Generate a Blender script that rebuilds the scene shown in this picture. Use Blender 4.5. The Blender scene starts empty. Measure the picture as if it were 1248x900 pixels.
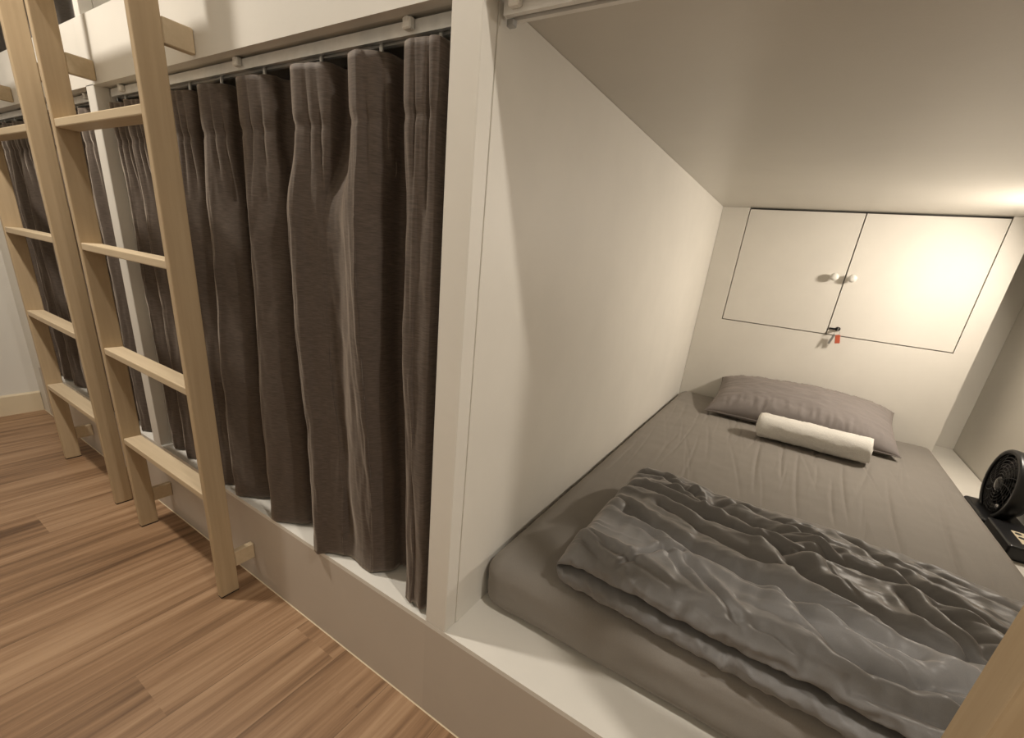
import bpy, bmesh, math, random
import numpy as np
from mathutils import Vector, Matrix, noise

S = bpy.context.scene
C = S.collection
random.seed(4)

# ------------------------------------------------------------------ materials
def new_mat(name):
    m = bpy.data.materials.new(name)
    m.use_nodes = True
    nt = m.node_tree
    b = nt.nodes['Principled BSDF']
    return m, nt, b

def coords(nt, scale=(1, 1, 1), rot=(0, 0, 0), kind='Object'):
    tc = nt.nodes.new('ShaderNodeTexCoord')
    mp = nt.nodes.new('ShaderNodeMapping')
    mp.inputs['Scale'].default_value = scale
    mp.inputs['Rotation'].default_value = rot
    nt.links.new(tc.outputs[kind], mp.inputs['Vector'])
    return mp.outputs['Vector']

def noise_tex(nt, vec, scale, detail=4, rough=.5):
    n = nt.nodes.new('ShaderNodeTexNoise')
    n.inputs['Scale'].default_value = scale
    n.inputs['Detail'].default_value = detail
    n.inputs['Roughness'].default_value = rough
    nt.links.new(vec, n.inputs['Vector'])
    return n.outputs['Fac']

def ramp(nt, fac, stops):
    r = nt.nodes.new('ShaderNodeValToRGB')
    e = r.color_ramp.elements
    while len(e) < len(stops): e.new(.5)
    for el, (p, c) in zip(e, stops):
        el.position = p; el.color = (*c, 1)
    nt.links.new(fac, r.inputs['Fac'])
    return r.outputs['Color']

def bump(nt, b, h, strength, dist=.002):
    n = nt.nodes.new('ShaderNodeBump')
    n.inputs['Strength'].default_value = strength
    n.inputs['Distance'].default_value = dist
    nt.links.new(h, n.inputs['Height'])
    nt.links.new(n.outputs['Normal'], b.inputs['Normal'])

def paint(name, col, var=.06, rough=.55, spec=.35):
    m, nt, b = new_mat(name)
    v = coords(nt)
    f = noise_tex(nt, v, 2.3, 6, .6)
    lo = tuple(c*(1-var) for c in col); hi = tuple(min(1, c*(1+var)) for c in col)
    nt.links.new(ramp(nt, f, [(.3, lo), (.7, hi)]), b.inputs['Base Color'])
    b.inputs['Roughness'].default_value = rough
    b.inputs['Specular IOR Level'].default_value = spec
    bump(nt, b, noise_tex(nt, v, 160, 3), .12, .001)
    return m

def plain(name, col, rough=.5, metal=0, spec=.5):
    m, nt, b = new_mat(name)
    v = coords(nt)
    f = noise_tex(nt, v, 40, 3)
    nt.links.new(ramp(nt, f, [(.3, tuple(c*.93 for c in col)), (.7, tuple(min(1, c*1.05) for c in col))]), b.inputs['Base Color'])
    b.inputs['Roughness'].default_value = rough
    b.inputs['Metallic'].default_value = metal
    b.inputs['Specular IOR Level'].default_value = spec
    return m

def pine(name, a, c, scale):
    m, nt, b = new_mat(name)
    v = coords(nt, scale)
    f = noise_tex(nt, v, 1.0, 6, .6)
    nt.links.new(ramp(nt, f, [(.25, a), (.75, c)]), b.inputs['Base Color'])
    b.inputs['Roughness'].default_value = .5
    b.inputs['Specular IOR Level'].default_value = .3
    bump(nt, b, f, .15, .001)
    return m

def fabric(name, col, scale=(900, 900, 900), var=.15, rough=.9, bstr=.25, sheen=.15, streak=None):
    m, nt, b = new_mat(name)
    v = coords(nt, scale)
    f = noise_tex(nt, v, 1.0, 2)
    col_lo = tuple(c*(1-var) for c in col); col_hi = tuple(c*(1+var) for c in col)
    nt.links.new(ramp(nt, f, [(.3, col_lo), (.7, col_hi)]), b.inputs['Base Color'])
    b.inputs['Roughness'].default_value = rough
    b.inputs['Specular IOR Level'].default_value = .25
    b.inputs['Sheen Weight'].default_value = sheen
    b.inputs['Sheen Roughness'].default_value = .4
    b.inputs['Sheen Tint'].default_value = (1, .86, .72, 1)
    if streak:
        h = noise_tex(nt, coords(nt, streak), 1.0, 4)
        bump(nt, b, h, bstr, .004)
    else:
        bump(nt, b, f, bstr, .001)
    return m

M = {}
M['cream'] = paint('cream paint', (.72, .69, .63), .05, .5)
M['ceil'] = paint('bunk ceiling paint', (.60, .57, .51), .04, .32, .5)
M['room'] = paint('room wall paint', (.68, .655, .60), .04, .7)
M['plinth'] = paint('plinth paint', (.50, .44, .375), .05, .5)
M['skirting'] = paint('skirting paint', (.66, .56, .40), .05, .5)
M['white'] = plain('white plastic', (.78, .76, .71), .4)
M['alu'] = plain('brushed aluminium', (.62, .62, .60), .35, .85)
M['rail'] = plain('white enamelled rail', (.80, .79, .76), .3, .1)
M['dark'] = plain('dark rubber', (.02, .018, .016), .7)
M['black'] = plain('black plastic', (.008, .008, .009), .33)
M['blackgloss'] = plain('glossy black plastic', (.018, .018, .019), .16)
M['silver'] = plain('grey metal', (.42, .42, .42), .3, .9)
M['red'] = plain('red plastic tag', (.48, .10, .05), .45)
M['label'] = plain('cream paper label', (.62, .54, .38), .7)
M['pine_z'] = pine('pale pine upright grain', (.40, .295, .178), (.49, .372, .235), (55, 55, 2.2))
M['pine_x'] = pine('pale pine lengthwise grain', (.49, .385, .25), (.59, .475, .325), (2.2, 55, 55))
M['sheet'] = fabric('taupe grey sheet', (.24, .220, .197), var=.06, rough=.75, bstr=.35, sheen=.12, streak=(26, 3, 10))
M['duvet'] = fabric('grey satin duvet cover', (.190, .184, .180), var=.05, rough=.43, bstr=.3, sheen=.25, streak=(16, 40, 30))
M['pillow'] = fabric('grey pillowcase', (.225, .200, .19), var=.06, rough=.75, bstr=.2, sheen=.15, streak=(30, 14, 10))
M['towel'] = fabric('white terry cloth', (.70, .68, .635), (260, 260, 260), .06, .95, 1.0, .3)
M['curtain'] = fabric('taupe woven curtain cloth', (.086, .066, .053), (60, 60, 620), .25, .7, .3, .45)
M['upper_curtain'] = fabric('grey woven curtain cloth', (.13, .118, .108), (60, 60, 620), .15, .8, .3, .2)

def floor_mat():
    m, nt, b = new_mat('oak laminate planks')
    tc = nt.nodes.new('ShaderNodeTexCoord')
    sep = nt.nodes.new('ShaderNodeSeparateXYZ'); nt.links.new(tc.outputs['Object'], sep.inputs[0])
    def math_(op, a, bb=None):
        n = nt.nodes.new('ShaderNodeMath'); n.operation = op
        for i, q in enumerate((a, bb)):
            if q is None: continue
            if isinstance(q, (int, float)): n.inputs[i].default_value = q
            else: nt.links.new(q, n.inputs[i])
        return n.outputs[0]
    px = math_('DIVIDE', sep.outputs['X'], .165)
    row = math_('FLOOR', px); fx = math_('FRACT', px)
    wn = nt.nodes.new('ShaderNodeTexWhiteNoise'); wn.noise_dimensions = '1D'; nt.links.new(row, wn.inputs['W'])
    off = math_('MULTIPLY', wn.outputs['Value'], 1.2)
    py = math_('DIVIDE', math_('ADD', sep.outputs['Y'], off), 1.2)
    idx = math_('ADD', math_('MULTIPLY', row, 7.3), math_('FLOOR', py))
    wn2 = nt.nodes.new('ShaderNodeTexWhiteNoise'); wn2.noise_dimensions = '1D'; nt.links.new(idx, wn2.inputs['W'])
    mp = nt.nodes.new('ShaderNodeMapping'); mp.inputs['Scale'].default_value = (38, 1.3, 1)
    cmb = nt.nodes.new('ShaderNodeCombineXYZ'); nt.links.new(wn2.outputs['Value'], cmb.inputs['Y'])
    va = nt.nodes.new('ShaderNodeVectorMath'); va.operation = 'MULTIPLY_ADD'
    va.inputs[1].default_value = (1, 1, 1)
    nt.links.new(tc.outputs['Object'], va.inputs[0]); nt.links.new(cmb.outputs[0], va.inputs[2])
    nt.links.new(va.outputs[0], mp.inputs['Vector'])
    f1 = noise_tex(nt, mp.outputs['Vector'], 1.0, 7, .62)
    mp2 = nt.nodes.new('ShaderNodeMapping'); mp2.inputs['Scale'].default_value = (9, .7, 1)
    nt.links.new(va.outputs[0], mp2.inputs['Vector'])
    f2 = noise_tex(nt, mp2.outputs['Vector'], 1.0, 3, .5)
    f = math_('ADD', math_('MULTIPLY', f1, .6), math_('MULTIPLY', f2, .4))
    f = math_('ADD', f, math_('MULTIPLY', math_('SUBTRACT', wn2.outputs['Value'], .5), .055))
    col = ramp(nt, f, [(.37, (.115, .062, .031)), (.50, (.265, .156, .084)), (.63, (.395, .255, .150))])
    gap = math_('LESS_THAN', math_('MINIMUM', fx, math_('SUBTRACT', 1, fx)), .006)
    mix = nt.nodes.new('ShaderNodeMix'); mix.data_type = 'RGBA'
    nt.links.new(math_('MULTIPLY', gap, .55), mix.inputs['Factor']); nt.links.new(col, mix.inputs['A'])
    mix.inputs['B'].default_value = (.08, .045, .025, 1)
    nt.links.new(mix.outputs['Result'], b.inputs['Base Color'])
    b.inputs['Roughness'].default_value = .42
    b.inputs['Specular IOR Level'].default_value = .4
    bump(nt, b, f1, .08, .001)
    return m
M['floor'] = floor_mat()

def emit(name, col, s):
    m, nt, b = new_mat(name)
    b.inputs['Base Color'].default_value = (.9, .85, .75, 1)
    b.inputs['Emission Color'].default_value = (*col, 1)
    b.inputs['Emission Strength'].default_value = s
    return m
M['lens'] = emit('lit lamp lens', (1, .8, .55), 6)

# ------------------------------------------------------------------ helpers
def tag(o, label=None, cat=None, group=None, kind=None):
    if label: o['label'] = label
    if cat: o['category'] = cat
    if group: o['group'] = group
    if kind: o['kind'] = kind
    return o

def thing(name, label, cat, loc=(0, 0, 0), group=None):
    o = bpy.data.objects.new(name, None)
    o.empty_display_size = .05
    o.location = loc; C.objects.link(o)
    return tag(o, label, cat, group)

def world_origin(par):
    v = Vector((0, 0, 0))
    while par is not None:
        v = v + par.location; par = par.parent
    return v

def obj(name, bm, mat, parent=None, smooth=False, origin=None):
    """bm holds world coordinates; the object's origin sits at its parent (or at origin)."""
    me = bpy.data.meshes.new(name)
    bmesh.ops.recalc_face_normals(bm, faces=bm.faces[:])
    base = world_origin(parent)
    org = Vector(origin) if origin is not None else base
    bmesh.ops.translate(bm, verts=bm.verts[:], vec=-org)
    bm.to_mesh(me); bm.free()
    o = bpy.data.objects.new(name, me)
    o.location = org - base
    C.objects.link(o)
    if parent is not None: o.parent = parent
    if mat is not None: me.materials.append(mat)
    if smooth:
        for p in me.polygons: p.use_smooth = True
    return o

def box(bm, lo, hi, bev=0.0, seg=1):
    r = bmesh.ops.create_cube(bm, size=1)
    vs = r['verts']
    for v in vs:
        v.co = Vector([lo[i] + (v.co[i] + .5)*(hi[i]-lo[i]) for i in range(3)])
    if bev > 0:
        es = list({e for v in vs for e in v.link_edges})
        bmesh.ops.bevel(bm, geom=es, offset=bev, segments=seg, affect='EDGES', profile=.5)

def bx(lo, hi, bev=0.0, seg=1):
    bm = bmesh.new(); box(bm, lo, hi, bev, seg); return bm

def prism(bm, poly, axis, a, b):
    """poly: list of 2-D points in the other two axes (order kept), extruded from a to b on axis."""
    def P(q, t):
        l = list(q); l.insert(axis, t); return l
    v0 = [bm.verts.new(P(q, a)) for q in poly]; v1 = [bm.verts.new(P(q, b)) for q in poly]
    n = len(poly)
    bm.faces.new(v0); bm.faces.new(v1[::-1])
    for i in range(n): bm.faces.new((v0[i], v0[(i+1) % n], v1[(i+1) % n], v1[i]))

def lathe(bm, prof, axis='Z', seg=48, center=(0, 0, 0), closed=False):
    """prof: (r, h) points, turned about axis through center."""
    c = Vector(center); rings = []
    for r, h in prof:
        ring = []
        for k in range(seg):
            a = 2*math.pi*k/seg
            u, w = r*math.cos(a), r*math.sin(a)
            p = {'Z': (u, w, h), 'X': (h, u, w), 'Y': (u, h, w)}[axis]
            ring.append(bm.verts.new(c + Vector(p)))
        rings.append(ring)
    n = len(rings)
    for i in range(n if closed else n-1):
        A, B = rings[i], rings[(i+1) % n]
        for k in range(seg): bm.faces.new((A[k], A[(k+1) % seg], B[(k+1) % seg], B[k]))
    if not closed:
        bm.faces.new(rings[0]); bm.faces.new(rings[-1])

def tube(bm, pts, r, seg=8, cyclic=False):
    pts = [Vector(p) for p in pts]; rings = []; n = len(pts)
    for i, p in enumerate(pts):
        t = (pts[(i+1) % n]-pts[i-1]) if cyclic else (pts[min(i+1, n-1)]-pts[max(i-1, 0)])
        t.normalize()
        up = Vector((0, 0, 1)) if abs(t.z) < .9 else Vector((1, 0, 0))
        a = t.cross(up).normalized(); b = t.cross(a)
        rings.append([bm.verts.new(p + r*(math.cos(2*math.pi*k/seg)*a + math.sin(2*math.pi*k/seg)*b)) for k in range(seg)])
    for i in range(n if cyclic else n-1):
        A, B = rings[i], rings[(i+1) % n]
        for k in range(seg): bm.faces.new((A[k], A[(k+1) % seg], B[(k+1) % seg], B[k]))
    if not cyclic: bm.faces.new(rings[0]); bm.faces.new(rings[-1])

def grid_mesh(bm, P, wrap_u=False, wrap_v=False):
    """P: array (nu, nv, 3)."""
    nu, nv, _ = P.shape
    V = [[bm.verts.new(P[i, j]) for j in range(nv)] for i in range(nu)]
    for i in range(nu if wrap_u else nu-1):
        for j in range(nv if wrap_v else nv-1):
            a = V[i][j]; b = V[(i+1) % nu][j]; c = V[(i+1) % nu][(j+1) % nv]; d = V[i][(j+1) % nv]
            bm.faces.new((a, b, c, d))
    return V

def copy_tree(o, parent=None):
    c = o.copy(); C.objects.link(c); c.parent = parent
    for ch in list(o.children): copy_tree(ch, c)
    return c

def struct(name, bm, mat, parent=None):
    return tag(obj(name, bm, mat, parent), kind='structure')

def fbm(x, y, z=0., oct=4):
    return noise.fractal(Vector((x, y, z)), .6, 2.0, oct)

def catmull(pts, n):
    pts = np.asarray(pts, float)
    P = np.vstack([2*pts[0]-pts[1], pts, 2*pts[-1]-pts[-2]])
    out = []
    m = len(pts)-1
    for i in range(m):
        a, b, c, d = P[i:i+4]
        t = np.linspace(0, 1, n, endpoint=False)[:, None]
        out.append(.5*((2*b)+(-a+c)*t+(2*a-5*b+4*c-d)*t**2+(-a+3*b-3*c+d)*t**3))
    out.append(pts[-1][None])
    return np.vstack(out)

# ------------------------------------------------------------------ dimensions
Z_CEIL, Z_PL, Z_MAT = 1.374, .274, .411
PW, PITCH = .0557, 1.339
BACK, FAR = 2.05, 2.36
X_END, ROOM_H, Y_OPP, X_RIGHT = -2.846, 2.5, -1.30, 3.0
Z_BOARD = 1.526

# ------------------------------------------------------------------ room shell
struct('floor', bx((X_END-.1, Y_OPP-.1, -.08), (X_RIGHT+.1, FAR+.1, 0)), M['floor'])
struct('ceiling', bx((X_END-.1, Y_OPP-.1, ROOM_H), (X_RIGHT+.1, FAR+.1, ROOM_H+.08)), M['room'])
struct('wall_left', bx((X_END-.1, Y_OPP-.1, 0), (X_END, FAR+.1, ROOM_H)), M['room'])
struct('wall_right', bx((X_RIGHT, Y_OPP-.1, 0), (X_RIGHT+.1, FAR+.1, ROOM_H)), M['room'])
struct('wall_front', bx((X_END, Y_OPP-.1, 0), (X_RIGHT, Y_OPP, ROOM_H)), M['room'])
struct('wall_back', bx((X_END, FAR, 0), (X_RIGHT, FAR+.1, ROOM_H)), M['cream'])
bm = bmesh.new()
box(bm, (1.3387, 0, 0), (X_RIGHT, .03, ROOM_H))
struct('trim_1', bm, M['cream'])                                   # facade right of the open bunk
struct('trim_2', bx((X_END, .001, 0), (-2.7342, .03, ROOM_H)), M['cream'])   # filler at the end wall
bm = bmesh.new()
prism(bm, [(X_END, 0), (X_END+.013, 0), (X_END+.013, .098), (X_END+.006, .105), (X_END, .105)], 1, Y_OPP, -.001)
# prism with axis 1 wants (x, z) pairs
struct('baseboard_left', bm, M['skirting'])
bm = bmesh.new()
prism(bm, [(Y_OPP, 0), (Y_OPP+.013, 0), (Y_OPP+.013, .098), (Y_OPP+.006, .105), (Y_OPP, .105)], 0, X_END+.013, X_RIGHT)
struct('baseboard_front', bm, M['skirting'])
# light sealant bead where the plinth meets the floor
struct('trim_3', (lambda b: (prism(b, [(-.0025, 0), (-.0003, 0), (-.0003, .0025)], 0, X_END+.013, X_RIGHT), b)[1])(bmesh.new()), M['skirting'])

# ------------------------------------------------------------------ bunk units
def bunk(x0, label, last=False, deep_niche=False):
    """x0 = left face of the inside (right edge of the left post)."""
    x1 = x0 + PITCH - PW
    t = thing('bunk_bed', label, 'bunk bed', ((x0+x1)/2, 0, 0), 'built-in cream bunks along the corridor')
    def post(px):
        obj('post', bx((px, 0, Z_PL+.0005), (px+PW-.0012, .035, Z_CEIL-.0005), .0015), M['cream'], t)
        obj('upper_post', bx((px+.012, .002, Z_BOARD+.0005), (px+.044, .035, ROOM_H-.0005), .0015), M['cream'], t)
        obj('partition_panel', bx((px+.002, .0355, Z_PL+.0005), (px+PW, FAR-.001, Z_CEIL-.0005)), M['cream'], t)
        obj('upper_partition', bx((px+.012, .0355, Z_CEIL+.03), (px+.044, FAR-.001, ROOM_H-.0005)), M['cream'], t)
    post(x0-PW)
    xr = x1
    if last:
        post(x1); xr = x1+PW
    xl = x0-PW
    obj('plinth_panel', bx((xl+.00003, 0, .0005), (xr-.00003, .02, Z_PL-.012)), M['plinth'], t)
    obj('platform', bx((xl+.00003, 0, Z_PL-.0119), (xr-.00003, FAR-.001, Z_PL)), M['cream'], t)
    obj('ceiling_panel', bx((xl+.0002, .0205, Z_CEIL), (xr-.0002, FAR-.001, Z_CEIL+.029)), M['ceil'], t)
    obj('guard_board', bx((xl+.00003, 0, Z_CEIL-.004), (xr-.00003, .02, Z_BOARD)), M['cream'], t)
    return t
bunk(-2.6772, 'curtained cream bunk at the far left, next to the end wall')
bunk(-1.3387, 'cream bunk closed by taupe pleated curtain, between the other two')
b_open = bunk(0.0, 'open cream bunk with bed, pillow and towel inside', last=True)

# raised shelf beside the mattress
obj('side_shelf', bx((1.137, .14, Z_PL+.0005), (1.2825, FAR-.002, .345), .002), M['cream'], b_open)

# ------------------------------------------------------------------ cupboard at the head of the open bunk
cup = thing('wall_cupboard', 'white two-door cupboard in the head wall above pillow', 'cupboard', (.595, BACK, Z_PL))
X0c, X1c, Zc, CX1 = .125, 1.062, .829, 1.133
XM = .595
bm = bmesh.new()
T = .018
box(bm, (.0012, BACK, Z_PL+.001), (CX1, BACK+T, Zc))
box(bm, (.0012, BACK, Zc), (X0c, BACK+T, Z_CEIL-.0008))
box(bm, (X1c, BACK, Zc), (CX1, BACK+T, Z_CEIL-.0008))
box(bm, (CX1-T, BACK+T, Z_PL+.001), (CX1, FAR-.002, Z_CEIL-.0008))
box(bm, (.0012, BACK+T, Zc-.02), (CX1-T, FAR-.002, Zc-.002))
obj('body', bm, M['cream'], cup)
g = .0035
dl = obj('door', bx((X0c+g, BACK+.001, Zc+g), (XM-g*.6, BACK+.017, Z_CEIL-.008), .0012), M['cream'], cup)
dr = obj('door', bx((XM+g*.6, BACK+.001, Zc+g), (X1c-g, BACK+.017, Z_CEIL-.008), .0012), M['cream'], cup)
for par, kx in ((dl, .553), (dr, .622)):
    bm = bmesh.new()
    lathe(bm, [(.006, 0), (.006, -.010), (.010, -.014), (.0165, -.020), (.0175, -.026), (.015, -.033), (.008, -.0365), (.0015, -.0375)],
          'Y', 28, (kx, BACK+.001, 1.092))
    tag(obj('knob', bm, M['white'], par, True), 'round white knob')
bm = bmesh.new()
lathe(bm, [(.0105, 0), (.0105, -.006), (.009, -.0085), (.002, -.009)], 'Y', 24, (.634, BACK+.001, .862))
box(bm, (.600, BACK-.006, .857), (.628, BACK+.001, .865), .001)
tag(obj('lock', bm, M['black'], dr), 'small black cam lock')

# key left in the lock with a red tag
key = thing('key', 'key hanging in cupboard lock with red tag', 'key', (.634, BACK-.012, .862))
bm = bmesh.new()
box(bm, (.6325, BACK-.024, .856), (.6355, BACK-.0082, .868), .0006)
box(bm, (.632, BACK-.034, .853), (.636, BACK-.024, .871), .001)
obj('blade', bm, M['silver'], key)
bm = bmesh.new()
tube(bm, [(.634+.011*math.sin(a), BACK-.029, .846+.011*math.cos(a)) for a in np.linspace(0, 2*math.pi, 21)[:-1]], .0009, 6, True)
obj('ring', bm, M['silver'], key, True)
bm = bmesh.new(); box(bm, (-.010, -.002, -.040), (.010, .002, 0), .0015)
bmesh.ops.rotate(bm, verts=bm.verts[:], cent=(0, 0, 0), matrix=Matrix.Rotation(math.radians(-12), 3, 'Y'))
bmesh.ops.translate(bm, verts=bm.verts[:], vec=(.640, BACK-.030, .838))
tag(obj('tag', bm, M['red'], key), 'red key tag')
bm = bmesh.new(); box(bm, (-.005, -.001, -.048), (.005, .001, 0), .0008)
bmesh.ops.rotate(bm, verts=bm.verts[:], cent=(0, 0, 0), matrix=Matrix.Rotation(math.radians(14), 3, 'Y'))
bmesh.ops.translate(bm, verts=bm.verts[:], vec=(.627, BACK-.027, .838))
tag(obj('spare_key', bm, M['silver'], key), 'grey metal spare key')

# ------------------------------------------------------------------ ladders
def make_ladder(x, label):
    W, ZT = .568, 2.02
    y0, y1 = -.110, -.058
    t = thing('ladder', label, 'ladder', (x, (y0+y1)/2, 0), 'pale pine bunk ladders')
    for sx in (0, W-.02):
        st = obj('stile', bx((x+sx, y0, .004), (x+sx+.02, y1, ZT), .0025, 2), M['pine_z'], t)
        obj('foot_pad', bx((x+sx+.001, y0+.001, .0005), (x+sx+.019, y1-.001, .004)), M['dark'], st)
    for k in range(6):
        zt = .347 + .3045*k
        obj('rung', bx((x+.0202, y0+.002, zt-.020), (x+W-.0202, y1-.002, zt), .0025, 2), M['pine_x'], t)
    for sx in (0, W-.02):
        for z0, z1 in ((.086, .137), (1.376, 1.422)):
            obj('stand_off', bx((x+sx+.001, y1+.0003, z0), (x+sx+.019, -.0006, z1), .002), M['pine_x'], t)
    return t
make_ladder(-1.325, 'pale pine ladder standing before the curtain nearest the open bunk')
make_ladder(-2.095, 'pale pine ladder furthest from the open bunk, near end wall')
make_ladder(.681, 'pale pine ladder beside the bed, only its one upright showing')

# ------------------------------------------------------------------ curtain rails
def rail(x0, x1, label, clips, kind='low'):
    z0, z1 = 1.3515, 1.3702
    t = thing('curtain_rail', label, 'curtain rail', ((x0+x1)/2, .046, z1), 'curtain rails under the guard boards')
    bm = bmesh.new()
    prism(bm, [(.034, z0), (.042, z0), (.042, z0+.004), (.038, z0+.004), (.038, z1-.003), (.056, z1-.003), (.056, z0+.004), (.052, z0+.004),
               (.052, z0), (.060, z0), (.060, z1), (.034, z1)], 0, x0, x1)
    obj('track', bm, M['rail'], t)
    for cx in clips:
        bm = bmesh.new()
        box(bm, (cx-.009, .0225, z0+.004), (cx+.009, .0338, z1+.001), .002)
        box(bm, (cx-.005, .0215, z1-.007), (cx+.005, .0335, z1+.0015), .0015)
        obj('clip', bm, M['white'], t)
    for ex in (x0, x1):
        s = 1 if ex == x0 else -1
        obj('end_stop', bx((min(ex, ex+s*.012), .0425, z0-.009), (max(ex, ex+s*.012), .0515, z0-.0003), .001), M['silver'], t)
    return t, z0
R2, zr = rail(-1.331, -.062, 'silver curtain rail above the taupe curtain beside open bunk', (-1.24, -.655, -.165))
rail(-2.668, -1.402, 'silver curtain rail above the far left curtain', (-2.5, -1.95, -1.50))
rail(.008, 1.275, 'silver curtain rail under the edge above the open bunk', (.03, .65, 1.2))

# ------------------------------------------------------------------ curtains
def lerp(a, b, t): return a+(b-a)*t
def sstep(a, b, v):
    t = min(1, max(0, (v-a)/(b-a))); return t*t*(3-2*t)

def make_curtain(head, mid, low, z_top, z_bot, label, mat, seed=0, y_shift=0, zpin=.095, grp=None):
    """head / mid / low : per fold (xl, yl, xm, ym, xr, yr, yb); same number of folds."""
    def ctrl(F):
        pts = []
        for i, fl in enumerate(F):
            xl, yl, xm, ym, xr, yr, yb = fl[:7]; ybl, off = fl[7:] if len(fl) > 7 else (yb, .020)
            pts += [(xl-off, ybl), (xl-off*.42, lerp(yl, ybl, .36)), (xl-.001, lerp(yl, ybl, .10)), (xl+.018, yl), (xm, ym), (xr, yr), (xr+.007, lerp(yr, yb, .6))]
        return np.array(pts)
    H, Mi, L = ctrl(head), ctrl(mid), ctrl(low)
    n = len(head)
    # pinched level just below the heading: each front panel drawn in towards its middle
    Pn = H.copy()
    for i in range(n):
        c = H[i*7+2:i*7+6, 0].mean()
        for k in range(1, 7):
            Pn[i*7+k, 0] = lerp(H[i*7+k, 0], c, .07)
            Pn[i*7+k, 1] = H[i*7+k, 1] + .001
    rows = []
    zs = list(np.linspace(z_top, z_top-zpin+.012, 9)) + list(np.linspace(z_top-zpin+.004, z_top-zpin-.07, 10)) + list(np.linspace(z_top-zpin-.085, z_bot, 74))
    for z in zs:
        d = z_top-z
        if d <= zpin: P = H + (Pn-H)*sstep(zpin*.72, zpin, d)
        elif d <= zpin+.16: P = Pn + (Mi-Pn)*sstep(zpin, zpin+.16, d)
        else: P = Mi + (L-Mi)*sstep(.35, .95, d/(z_top-z_bot))
        c = catmull(P, 9)
        s = np.linspace(0, 1, len(c))
        amt = sstep(0, .3, d)
        for k in range(len(c)):
            c[k, 1] += y_shift + .006*amt*fbm(s[k]*22+seed, z*2.2, seed) + .0012*amt*fbm(c[k, 0]*24, z*9, seed+3)
            c[k, 0] += .006*amt*fbm(s[k]*9+5, z*1.7, seed+7)
        if d < zpin+.14:
            gp = sstep(.01, zpin, d)*(1-sstep(zpin+.02, zpin+.14, d))
            for i in range(n):
                xm_ = (Pn[i*7+3, 0]+Pn[i*7+5, 0])/2
                for o_, a_ in ((-.012+.006*math.sin(i*2.1+seed), .007), (.014+.006*math.sin(i*3.7+seed), .013)):
                    c[:, 1] += a_*(.25+.75*gp)*np.exp(-((c[:, 0]-xm_-o_)/.0035)**2)*(c[:, 1] < .05)
        c[:, 1] += .004*math.exp(-((d-zpin)/.0045)**2)*(c[:, 1] < .045)
        hem = z-z_bot
        c[:, 1] += .0016*math.exp(-((hem-.055)/.005)**2)
        zz = np.full(len(c), z) + (np.array([.004*math.sin(s_*60+seed) for s_ in s])*(1 if d > .4 else .35))*(1-.8*sstep(.0, .2, d) if d < .2 else sstep(.4, 1, d))
        rows.append(np.column_stack([c, zz]))
    bm = bmesh.new()
    A = np.array(rows)
    grid_mesh(bm, A)
    mid_x = float(A[:, :, 0].mean())
    root = thing('curtain', label, 'curtain', (mid_x, .045+y_shift, z_bot), grp)
    o = obj('cloth', bm, mat, root, True)
    md = o.modifiers.new('thick', 'SOLIDIFY'); md.thickness = .0018; md.offset = 0
    # hooks that hang the heading from the rail
    for i, (xl, yl, xm, ym, xr, yr, yb) in enumerate([q[:7] for q in head]):
        bm = bmesh.new()
        box(bm, (xm-.003, .0445+y_shift, z_top-.012), (xm+.003, .0495+y_shift, z_top+(.0255 if z_top < 2 else .0095)), .001)
        obj('hook', bm, M['white'], root)
    return root

yF, yB = .010, .072
head = [(-1.308, .014, -1.275, .016, -1.235, .026, .075), (-1.205, .012, -1.165, .016, -1.125, .026, .075),
        (-1.085, .012, -1.045, .016, -1.005, .028, .075), (-.945, .012, -.905, .014, -.865, .028, .078),
        (-.800, .008, -.760, .012, -.715, .030, .080), (-.638, .008, -.590, .012, -.540, .028, .080),
        (-.446, .004, -.405, .010, -.355, .024, .080), (-.276, .000, -.246, .004, -.210, .028, .082, .050, .036), (-.150, .000, -.115, .004, -.084, .008, .075)]
midf = [(-1.302, .018, -1.275, .022, -1.245, .040, .098), (-1.195, .016, -1.165, .024, -1.130, .044, .100),
        (-1.080, .014, -1.050, .022, -1.010, .046, .100), (-.938, .008, -.905, .016, -.868, .044, .102),
        (-.818, .002, -.780, .012, -.725, .042, .106), (-.622, -.002, -.580, .006, -.535, .036, .108),
        (-.448, -.014, -.415, .002, -.385, .016, .024), (-.276, -.002, -.256, .000, -.232, .034, .110, .024, .070), (-.140, .004, -.115, .008, -.086, .010, .060)]
lowf = [(-1.300, .022, -1.270, .024, -1.240, .044, .100), (-1.190, .018, -1.160, .026, -1.120, .048, .102),
        (-1.075, .014, -1.040, .022, -1.000, .046, .104), (-.940, .006, -.905, .016, -.868, .046, .106),
        (-.850, .000, -.800, .010, -.740, .046, .108), (-.645, -.004, -.590, .008, -.535, .042, .108),
        (-.430, -.010, -.395, .006, -.360, .018, .028), (-.274, .022, -.252, .026, -.226, .064, .112, .034, .070), (-.134, .010, -.110, .014, -.082, .010, .075)]
make_curtain(head, midf, lowf, 1.330, .281, 'taupe pleated curtain closing the bunk beside the open one', M['curtain'], 0, grp='bunk curtains')

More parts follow.
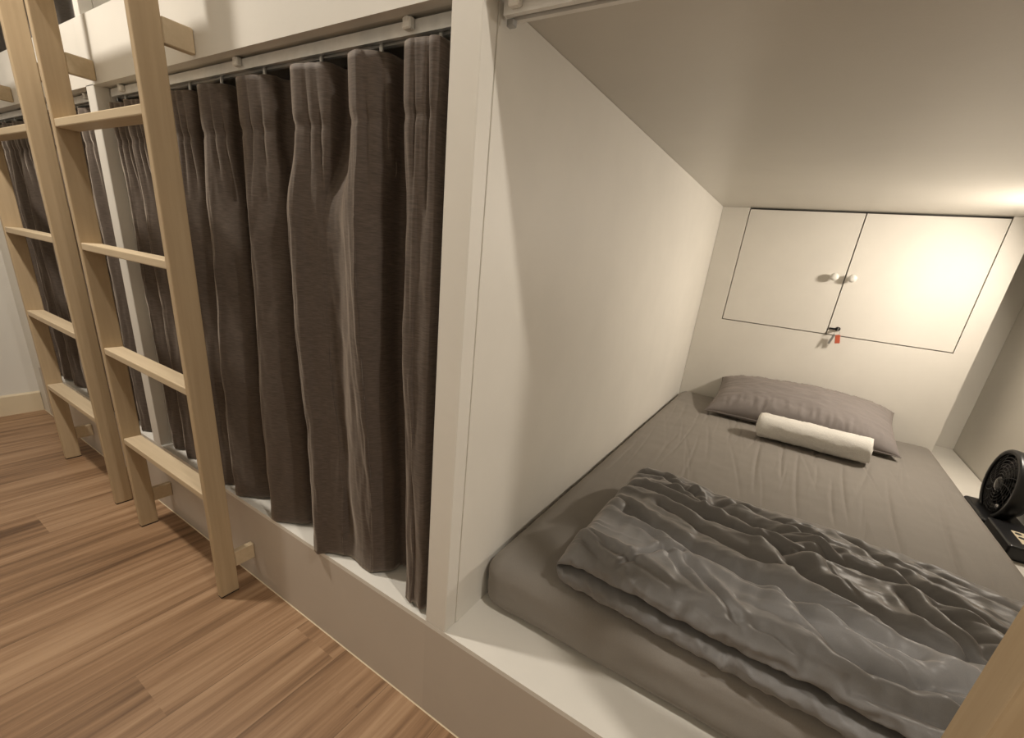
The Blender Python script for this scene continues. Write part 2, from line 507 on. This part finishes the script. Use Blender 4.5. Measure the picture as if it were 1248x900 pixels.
def auto_folds(x0, x1, n, seed):
    rnd = random.Random(seed); w = (x1-x0)/n; H = []; Mm = []; L = []
    for i in range(n):
        a = x0+w*i+.018; b = a+w*.68
        j = rnd.uniform(-.012, .012)
        H.append((a, .012, a+w*.3, .016, b, .03, .075))
        b -= w*.12
        Mm.append((a+j, .010, a+j+w*.3, .020, b+j, .046, .098))
        L.append((a+j*1.5, .010, a+j*1.5+w*.3, .020, b+j*1.5, .05, .10))
    return H, Mm, L
make_curtain(*auto_folds(-2.655, -1.425, 9, 2), 1.330, .281, 'dark taupe curtain seen behind the left ladder', M['curtain'], 11, grp='bunk curtains')
make_curtain(*auto_folds(-2.655, -1.42, 9, 5), 2.38, 1.45, 'dark curtain of the upper bunk at top left', M['upper_curtain'], 23, y_shift=.03, grp='bunk curtains')
tag(obj('curtain_rail', bx((-2.666, .066, 2.3905), (-1.40, .088, ROOM_H-.0005), .001), M['rail'], None, origin=(-2.03, .047, 2.39)),
    'pale curtain rail holding the upper left curtain under the ceiling', 'curtain rail')

# ------------------------------------------------------------------ creases
def strokes(X, Y, lst, curve=.25, ridge=.75):
    """short tapered creases: (x, y, angle, length, width, depth); each is a sharp valley with a soft ridge beside it."""
    D = np.zeros_like(X)
    for x, y, a, l, w, d in lst:
        ca, sa = math.cos(a), math.sin(a)
        r = l/2 + 6*w
        msk = (np.abs(X-x) < r) & (np.abs(Y-y) < r)
        if not msk.any(): continue
        dx, dy = X[msk]-x, Y[msk]-y
        s = dx*ca + dy*sa; t = -dx*sa + dy*ca
        t = t + curve*l*(s/l)**2*(1 if d > .004 else -1)
        tp = np.clip(1-(2*s/l)**2, 0, 1)
        D[msk] += tp*(-d*np.exp(-np.abs(t)/w) + ridge*d*np.exp(-((t-1.9*w)/(1.3*w))**2) + .45*ridge*d*np.exp(-((t+2.2*w)/(1.5*w))**2))
    return D

# ------------------------------------------------------------------ mattress
def rounded_box(lo, hi, r, n):
    lo = np.array(lo); hi = np.array(hi); d = hi-lo
    bm = bmesh.new()
    ax = [np.concatenate([lo[i]+r*(np.linspace(0, 1, 7)[:-1]), np.linspace(lo[i]+r, hi[i]-r, n[i]), hi[i]-r*np.linspace(1, 0, 7)[1:]]) for i in range(3)]
    seen = {}
    def vert(p):
        k = tuple(np.round(p, 6))
        if k not in seen:
            q = np.clip(p, lo+r, hi-r); v = p-q; l = np.linalg.norm(v)
            # map the cube's shell to a rounded shell
            seen[k] = bm.verts.new(q + (v/l*r if l > 0 else 0))
        return seen[k]
    for a in range(3):
        b, c = (a+1) % 3, (a+2) % 3
        for side in (lo[a], hi[a]):
            for i in range(len(ax[b])-1):
                for j in range(len(ax[c])-1):
                    q = []
                    for ii, jj in ((i, j), (i+1, j), (i+1, j+1), (i, j+1)):
                        p = np.zeros(3); p[a] = side; p[b] = ax[b][ii]; p[c] = ax[c][jj]
                        q.append(vert(p))
                    bm.faces.new(q)
    return bm

rs = random.Random(12)
sheet_st = []
for k in range(46):
    x = rs.uniform(.05, 1.08); y = rs.uniform(.80, 1.72)
    sheet_st.append((x, y, math.pi/2 + (x-.62)*-.22 + rs.uniform(-.16, .16), rs.uniform(.25, .75), rs.uniform(.003, .006), rs.uniform(.0009, .0032)))
for x, y, l in ((.47, 1.2, .6), (.60, 1.15, .7), (.55, 1.3, .45), (.74, 1.2, .6), (.86, 1.1, .7), (.98, 1.0, .8), (.70, 1.05, .4)):
    sheet_st.append((x, y, math.pi/2 - (x-.6)*.25, l, .0055, .0050))
bm = rounded_box((.006, .112, Z_PL+.0005), (1.130, 2.046, Z_MAT), .045, (420, 150, 8))
sv = [v for v in bm.verts]
SD = strokes(np.array([v.co.x for v in sv]), np.array([v.co.y for v in sv]), sheet_st, .05, .3)
SD = {v: d_ for v, d_ in zip(sv, SD)}
for v in bm.verts:
    x, y, z = v.co
    if z > Z_MAT-.03:
        k = sstep(Z_MAT-.03, Z_MAT, z)
        m_ = sstep(.45, .8, y)*(1-sstep(1.75, 2.0, y))
        xx = x + .03*fbm(y*1.5, x*2, 3)
        rid = noise.noise(Vector((xx*15, y*1.1, 1.7)))
        rid2 = noise.noise(Vector((xx*34, y*1.6, 8.7)))
        w = (1-abs(rid))**5*.0045 + (1-abs(rid2))**6*.0022
        v.co.z += k*(w*m_*.2 - .002*m_ + SD[v]) + .0025*k*fbm(x*3, y*3, 2.2)
    else:
        v.co.y += -.004*fbm(x*4, z*5, 4.4) if y < .2 else 0
mat_t = thing('mattress', 'single mattress in grey fitted sheet filling the open bunk', 'mattress', (.568, 1.08, Z_PL))
obj('fitted_sheet', bm, M['sheet'], mat_t, True)

# ------------------------------------------------------------------ duvet
def poly_dist(X, Y, pl):
    D = np.full(X.shape, 9.)
    for (ax_, ay), (bx_, by) in zip(pl[:-1], pl[1:]):
        dx, dy = bx_-ax_, by-ay
        t = np.clip(((X-ax_)*dx+(Y-ay)*dy)/(dx*dx+dy*dy), 0, 1)
        D = np.minimum(D, np.hypot(X-ax_-t*dx, Y-ay-t*dy))
    return D
CREASES = [  # polyline, width, depth (m)
    ([(.187, .451), (.238, .47), (.297, .461), (.358, .449), (.413, .453), (.456, .453), (.499, .438), (.573, .432), (.623, .453), (.683, .48), (.73, .478), (.789, .468), (.837, .46), (.9, .42), (1.0, .40), (1.07, .42)], .016, .022),
    ([(.246, .321), (.303, .302), (.359, .294), (.441, .286), (.515, .271), (.587, .264), (.661, .244), (.75, .235)], .017, .016),
    ([(.547, .424), (.594, .355), (.644, .332), (.685, .322), (.734, .293), (.776, .285), (.818, .293), (.9, .31)], .020, .019),
    ([(.206, .573), (.262, .595), (.325, .553), (.385, .509), (.417, .514)], .011, .013),
    ([(.413, .535), (.448, .518), (.493, .505), (.538, .482), (.572, .474)], .022, .018),
    ([(.68, .62), (.707, .606), (.747, .556), (.797, .482)], .012, .014),
    ([(.575, .244), (.604, .207), (.638, .179), (.681, .17), (.732, .18), (.795, .211), (.88, .22)], .015, .014),
    ([(.292, .132), (.315, .186), (.348, .235), (.383, .257)], .006, .006),
    ([(.758, .423), (.774, .369), (.792, .338), (.82, .319), (.839, .296), (.93, .24)], .013, .014),
    ([(.807, .423), (.831, .388), (.851, .324), (.93, .29)], .018, .016),
    ([(.45, .60), (.53, .575), (.60, .545), (.66, .51)], .012, .010),
    ([(.30, .40), (.38, .385), (.47, .36), (.55, .345)], .012, .008),
    ([(.83, .60), (.90, .57), (.98, .56)], .014, .010),
    ([(.25, .52), (.31, .515), (.37, .49)], .009, .009),
    ([(.66, .12), (.75, .135), (.84, .13), (.95, .15)], .012, .010),
]
XL, XR = .178, 1.09
NU = 400
prof_key = [(.60, .002), (.40, .001), (.16, .001), (.124, .003), (.102, .013), (.095, .027), (.101, .042), (.122, .050), (.160, .0525), (.168, .054), (.160, .0555),
            (.134, .058), (.114, .066), (.108, .078), (.116, .091), (.145, .103), (.20, .111), (.28, .111), (.40, .104), (.50, .098), (.58, .094), (.635, .087), (.664, .072), (.676, .050), (.670, .024), (.650, .008)]
def resample(P, n_top):
    c = catmull(P + [P[0]], 14)[:-1]
    # arc-length resample, denser on the top
    cl = np.vstack([c, c[:1]]); seg = np.hypot(*np.diff(cl, axis=0).T)
    wgt = np.where((cl[:-1, 1] > .03), 1.0, .35)
    s = np.concatenate([[0], np.cumsum(seg*wgt)])
    q = np.linspace(0, s[-1], n_top, endpoint=False)
    return np.column_stack([np.interp(q, s, cl[:, 0]), np.interp(q, s, cl[:, 1])])
prof = resample(prof_key, 330)
nv = len(prof)
us = np.linspace(0, 1, NU); us = .5-.5*np.cos(math.pi*us)*(.35) - .0 if False else us
P = np.zeros((NU, nv, 3))
for i, u in enumerate(us):
    x = XL + (XR-XL)*u
    e = min(u, 1-u)*(XR-XL)
    r = .034
    f = math.sqrt(max(0.0, 1-(1-min(1, e/r))**2))
    f = max(f, .03)
    y = prof[:, 0].copy(); z = prof[:, 1].copy()
    back = -.005*math.cos(u*9) - .035*sstep(.62, 1, u) + .010*fbm(u*6, 3.3)
    front = .012 - .022*u + .006*fbm(u*9, 7.1)
    low_front = .022*(1-u) - .012*sstep(.3, 1, u)
    tb = np.clip((y-.1)/.57, 0, 1)
    sh = front*(1-tb) + back*tb
    sh = sh + np.where((z < .0535) & (y < .2), low_front-front*.4, 0)
    y = y + sh
    hs = 1 + .10*fbm(u*5, 1.1) - .10*u
    z = z*hs
    zc = .045
    z = np.where(z > zc, zc+(z-zc)*f, zc-(zc-z)*f)
    yc = .38
    y = yc + (y-yc)*(1-.05*(1-f)**2)
    # the end that is tucked under: keep close to the sheet
    P[i, :, 0] = XL + (XR-XL)*u + .008*np.array([fbm(q*5, u*2, 6.6) for q in prof[:, 0]])*(1-.6*f)
    P[i, :, 1] = y; P[i, :, 2] = z
X, Y, Z = P[..., 0], P[..., 1], P[..., 2]
top = np.clip((Z-.066)/.03, 0, 1)
disp = np.zeros_like(X)
for pl, w, dep in CREASES:
    D = poly_dist(X, Y, pl)
    disp += -1.25*dep*np.exp(-(D/(.85*w))**1.5) + .5*dep*np.exp(-((D-2.0*w)/(1.1*w))**2)
nz = np.zeros_like(X)
for i in range(NU):
    for j in range(nv):
        x, y = X[i, j], Y[i, j]
        wx, wy = x + .05*noise.noise(Vector((x*4, y*4, 1))), y + .05*noise.noise(Vector((x*4, y*4, 9)))
        a = noise.noise(Vector((wx*2.6+wy*1.5, wy*15-wx*2.5, .3)))
        b = noise.noise(Vector((wx*5+wy*3, wy*34-wx*7, 4.3)))
        c = noise.noise(Vector((wx*5, wy*6, 7.3)))
        nz[i, j] = ((1-abs(a))**3-.4)*.0085 + ((1-abs(b))**4-.3)*.0020 + c*.006
rd = random.Random(77)
st = []
for k in range(90):
    x, y = rd.uniform(XL+.01, XR-.02), rd.uniform(.13, .64)
    an = -.12 + rd.gauss(0, .30) - (.5 if y < .26 and rd.random() < .5 else 0) + (.55 if y > .5 and rd.random() < .4 else 0)
    big = rd.random() < .35
    st.append((x, y, an, rd.uniform(.10, .26) if big else rd.uniform(.04, .12), rd.uniform(.005, .009) if big else rd.uniform(.003, .0055), rd.uniform(.005, .010) if big else rd.uniform(.002, .0045)))
disp += nz + strokes(X, Y, st)
Z += disp*top
np.clip(Z, .001, None, out=Z)
# gathers on the two front noses
side = np.clip((.17-Y)/.05, 0, 1)*np.clip((Z-.006)/.01, 0, 1)
for i in range(NU):
    for j in range(nv):
        if side[i, j] > 0:
            x = X[i, j]; lowl = Z[i, j] < .055
            a = noise.noise(Vector((x*(26 if lowl else 15), 40*Z[i, j]+x*3, 3 if lowl else 11)))
            b = noise.noise(Vector((x*55, 60*Z[i, j], 17)))
            Y[i, j] += side[i, j]*(.016*(abs(a)-.3) + .004*b)
Z += Z_MAT + .0035
bm = bmesh.new()
V = grid_mesh(bm, P, wrap_v=True)
bm.faces.new(V[0]); bm.faces.new(V[-1][::-1])
duv = obj('duvet', bm, M['duvet'], None, True, origin=(.62, .38, Z_MAT))
tag(duv, 'crumpled grey duvet folded across the foot of the bed', 'duvet')

# ------------------------------------------------------------------ pillow
def make_pillow():
    hw, hd, th = .375, .205, .112
    N, K = 110, 70
    rot = Matrix.Rotation(math.radians(13), 3, 'X')
    ctr = Vector((.578, 1.858, .478))
    t = thing('pillow', 'plump grey pillow propped against the head wall', 'pillow', (ctr.x, ctr.y, Z_MAT))
    def surf(u, v, s):
        # outline bows in between the pointed corners
        x = u*hw*(1-.045*(1-v*v)); y = v*hd*(1-.07*(1-u*u))
        e = max(0, (1-abs(u)**2.4)*(1-abs(v)**2.2))
        h = th*e**.5
        g = .009*(1-abs(noise.noise(Vector((u*15+.6*v, v*2.2, 2+s)))))**3*sstep(.35, .9, abs(v)) + .0045*(1-abs(noise.noise(Vector((u*2, v*6, 5+s)))))**3*sstep(.5, .95, abs(u))
        h = max(0, h*(1+.06*fbm(u*2, v*2, 3*s)) + (g-.003)*min(1, e*4))
        if s < 0: h *= .5
        p = rot @ Vector((x, y, s*h)) + ctr
        if p.z < Z_MAT+.0045: p.z = Z_MAT+.0045 + .0
        if p.y > BACK-.002: p.y = BACK-.002
        return p
    bm = bmesh.new()
    for s in (1, -1):
        A = np.array([[surf(-1+2*i/N, -1+2*j/K, s) for j in range(K+1)] for i in range(N+1)])
        grid_mesh(bm, A)
    bmesh.ops.remove_doubles(bm, verts=bm.verts[:], dist=.0004)
    obj('pillowcase', bm, M['pillow'], t, True)
    bm = bmesh.new()
    edge = [(-1+2*i/60, -1) for i in range(60)] + [(1, -1+2*i/40) for i in range(40)] + [(1-2*i/60, 1) for i in range(60)] + [(-1, 1-2*i/40) for i in range(40)]
    tube(bm, [surf(u, v, 1) for u, v in edge], .0022, 6, True)
    obj('piping', bm, M['pillow'], t, True)
make_pillow()

# ------------------------------------------------------------------ rolled towel
def make_towel():
    x0, x1 = .440, .832
    yc, h, wdt = 1.520, .108, .128
    base = Z_MAT + .0035
    turns = 3.2; th = .0118; n = 190; gap = .0132
    def sp(a, off):
        k = gap*(turns - a/(2*math.pi))
        ry, rz = max(.002, wdt/2 - k - off), max(.002, h/2 - k - off)
        sgn = lambda q: math.copysign(abs(q)**.92, q)
        return (ry*sgn(math.cos(a-2.4)), rz*sgn(math.sin(a-2.4)))
    As = np.linspace(.0, 2*math.pi*turns, n)
    outer = [sp(a, 0) for a in As]; inner = [sp(a, th) for a in As]
    ring = outer + inner[::-1]
    NX = 70
    A = np.zeros((NX, len(ring), 3))
    for i in range(NX):
        u = i/(NX-1); x = x0+(x1-x0)*u
        e = min(u, 1-u)*(x1-x0)
        f = 1-.10*max(0, 1-e/.018)**2
        for j, (y, z) in enumerate(ring):
            w = fbm(x*9, y*30, z*30)*.0030 + .0012*noise.noise(Vector((x*120, y*120, z*120)))
            zz = base + h/2 + z*f + w
            A[i, j] = (x + (.006*math.sin(j*.11) if e < .001 else 0) + .010*(y/wdt), yc + y*f + w + .006*math.sin(u*3.2), max(base, zz) - .0)
    bm = bmesh.new()
    V = grid_mesh(bm, A, wrap_v=True)
    for R in (V[0], V[-1]):
        # caps across the strip's thickness
        m = len(ring)
        for k in range(n-1):
            bm.faces.new((R[k], R[k+1], R[m-2-k], R[m-1-k]))
    o = obj('rolled_towel', bm, M['towel'], None, True, origin=(.64, yc, Z_MAT))
    tag(o, 'white towel rolled up on the bed in front of pillow', 'towel')
make_towel()

# ------------------------------------------------------------------ fan on the side shelf
ZS = .3452
fan = thing('desk_fan', 'round black fan standing on the ledge beside mattress', 'fan', (1.205, 1.5, ZS))
fc = (1.185, 1.50, .470)
bm = bmesh.new()
lathe(bm, [(.110, .0), (.122, .0), (.124, .004), (.124, .012), (.120, .030), (.098, .060), (.055, .080), (.052, .077), (.094, .056), (.113, .028), (.115, .010), (.110, .004)], 'X', 64, fc, True)
obj('housing', bm, M['black'], fan, True)
bm = bmesh.new()
for r in (.036, .048, .060, .072, .084, .096, .108):
    tube(bm, [(fc[0]-.002+.010*(r/.11)**2, fc[1]+r*math.cos(a), fc[2]+r*math.sin(a)) for a in np.linspace(0, 2*math.pi, 49)[:-1]], .0014, 6, True)
for k in range(12):
    a = 2*math.pi*k/12
    tube(bm, [(fc[0]-.002+.010*(r/.11)**2, fc[1]+r*math.cos(a+.6*r/.11), fc[2]+r*math.sin(a+.6*r/.11)) for r in np.linspace(.026, .112, 8)], .0013, 6)
obj('grille', bm, M['black'], fan, True)
bm = bmesh.new()
lathe(bm, [(.002, -.006), (.018, -.005), (.026, -.001), (.028, .004), (.027, .010), (.002, .011)], 'X', 36, fc)
tag(obj('hub_cap', bm, M['blackgloss'], fan, True), 'shiny round hub cap')
bm = bmesh.new()
for k in range(5):
    a0 = 2*math.pi*k/5
    A = np.zeros((2, 10, 8, 3))
    for i in range(10):
        for j in range(8):
            r = .020 + .083*i/9; a = a0 + (.25+.75*(j/7))*1.0 + .25*i/9
            hx = .018 + .020*(j/7)
            for s in (0, 1): A[s, i, j] = (fc[0]+hx+.0018*s, fc[1]+r*math.cos(a), fc[2]+r*math.sin(a))
    for s in (0, 1): grid_mesh(bm, A[s])
bmesh.ops.remove_doubles(bm, verts=bm.verts[:], dist=.00005)
obj('blades', bm, M['blackgloss'], fan, True)
bm = bmesh.new()
lathe(bm, [(.030, .078), (.034, .060), (.034, .042), (.020, .040)], 'X', 32, fc)
obj('motor', bm, M['black'], fan, True)
bm = bmesh.new()
box(bm, (1.150, 1.385, ZS), (1.268, 1.60, ZS+.026), .010, 3)
box(bm, (1.196, 1.455, ZS+.026), (1.236, 1.545, ZS+.052), .006, 2)
obj('base', bm, M['black'], fan)
bm = bmesh.new()
lathe(bm, [(.001, -.006), (.008, -.0055), (.009, 0)], 'X', 20, (fc[0]+.004, fc[1]-.062, fc[2]-.062))
tag(obj('badge', bm, M['silver'], fan, True), 'small shiny badge')

case = thing('case', 'small flat black case with cream label, lying before the fan', 'case', (1.21, 1.26, ZS))
obj('shell', bx((1.150, 1.165, ZS), (1.272, 1.365, ZS+.046), .007, 3), M['black'], case)
bm = bmesh.new()
box(bm, (1.186, 1.200, ZS+.0462), (1.262, 1.292, ZS+.0470))
box(bm, (1.1490, 1.20, ZS+.012), (1.1499, 1.34, ZS+.016))
obj('label', bm, M['label'], case)
for y_, x_ in ((1.275, 1.198), (1.245, 1.198), (1.225, 1.222)):
    bm = bmesh.new()
    lathe(bm, [(.008, 0), (.008, .0006), (.0005, .0007)], 'Z', 16, (x_, y_, ZS+.0471))
    obj('print', bm, M['dark'], case)

# ------------------------------------------------------------------ lamps
def lamp_obj(name, typ, loc, energy, col, **k):
    l = bpy.data.lights.new(name, typ); l.energy = energy; l.color = col
    for a, b in k.items(): setattr(l, a, b)
    o = bpy.data.objects.new(name, l); o.location = loc
    return o

WARM = (1, .895, .765)
CORR = (1, .925, .82)
def downlight(x, y, label, energy):
    t = thing('downlight', label, 'ceiling light', (x, y, ROOM_H), 'round corridor downlights')
    bm = bmesh.new()
    lathe(bm, [(.050, -.0005), (.066, -.0005), (.066, -.006), (.062, -.010), (.052, -.010), (.050, -.004)], 'Z', 40, (x, y, ROOM_H), True)
    obj('trim_ring', bm, M['white'], t, True)
    bm = bmesh.new()
    lathe(bm, [(.049, -.001), (.049, -.004), (.002, -.0045)], 'Z', 40, (x, y, ROOM_H))
    obj('lens', bm, M['lens'], t, True)
    o = lamp_obj('lamp', 'AREA', (0, 0, -.012), energy, CORR, shape='DISK', size=.10)
    C.objects.link(o); o.parent = t
E1, E2 = 32, 26
downlight(-1.29, -.47, 'corridor downlight over the ladder of the curtained bunk', E1)
downlight(1.43, -.47, 'corridor downlight to the right of the open bunk', E2)

wl = thing('wall_lamp', 'small reading lamp on the side wall inside open bunk', 'lamp', (1.282, 1.58, 1.27))
obj('back_plate', bx((1.272, 1.51, 1.22), (1.2825, 1.65, 1.32), .003, 2), M['white'], wl)
obj('shade', bx((1.232, 1.50, 1.235), (1.2715, 1.66, 1.305), .006, 2), M['white'], wl)
obj('diffuser', bx((1.229, 1.51, 1.242), (1.2315, 1.65, 1.298), .0008), M['lens'], wl)
o = lamp_obj('lamp', 'AREA', (-.058, 0, 0), 16, WARM, shape='RECTANGLE', size=.14, size_y=.055)
d = Vector((-1, -.12, -.58)); o.rotation_euler = d.to_track_quat('-Z', 'Y').to_euler()
C.objects.link(o); o.parent = wl

w = bpy.data.worlds.new('World'); S.world = w; w.use_nodes = True
w.node_tree.nodes['Background'].inputs['Color'].default_value = (.9, .85, .8, 1)
w.node_tree.nodes['Background'].inputs['Strength'].default_value = .0

# ------------------------------------------------------------------ camera
cam = bpy.data.cameras.new('camera'); co = bpy.data.objects.new('camera', cam); C.objects.link(co); S.camera = co
R = np.array([[.8362759, .53941038, .09838224], [.26174645, -.23507036, -.93607196], [-.48180018, .80856562, -.33777243]])
right, down, fwd = R
mw = Matrix(((right[0], -down[0], -fwd[0], .448035), (right[1], -down[1], -fwd[1], -.573093), (right[2], -down[2], -fwd[2], 1.049827), (0, 0, 0, 1)))
co.matrix_world = mw
cam.sensor_fit = 'HORIZONTAL'; cam.sensor_width = 36
cam.lens = 537.0*36/1248
cam.shift_x = -(623.1-624)/1248
cam.shift_y = (501.8-450)/1248
cam.clip_start = .01

S.view_settings.view_transform = 'Standard'
S.view_settings.look = 'None'
S.view_settings.gamma = 1
S.view_settings.use_curve_mapping = False
S.view_settings.exposure = 0.0
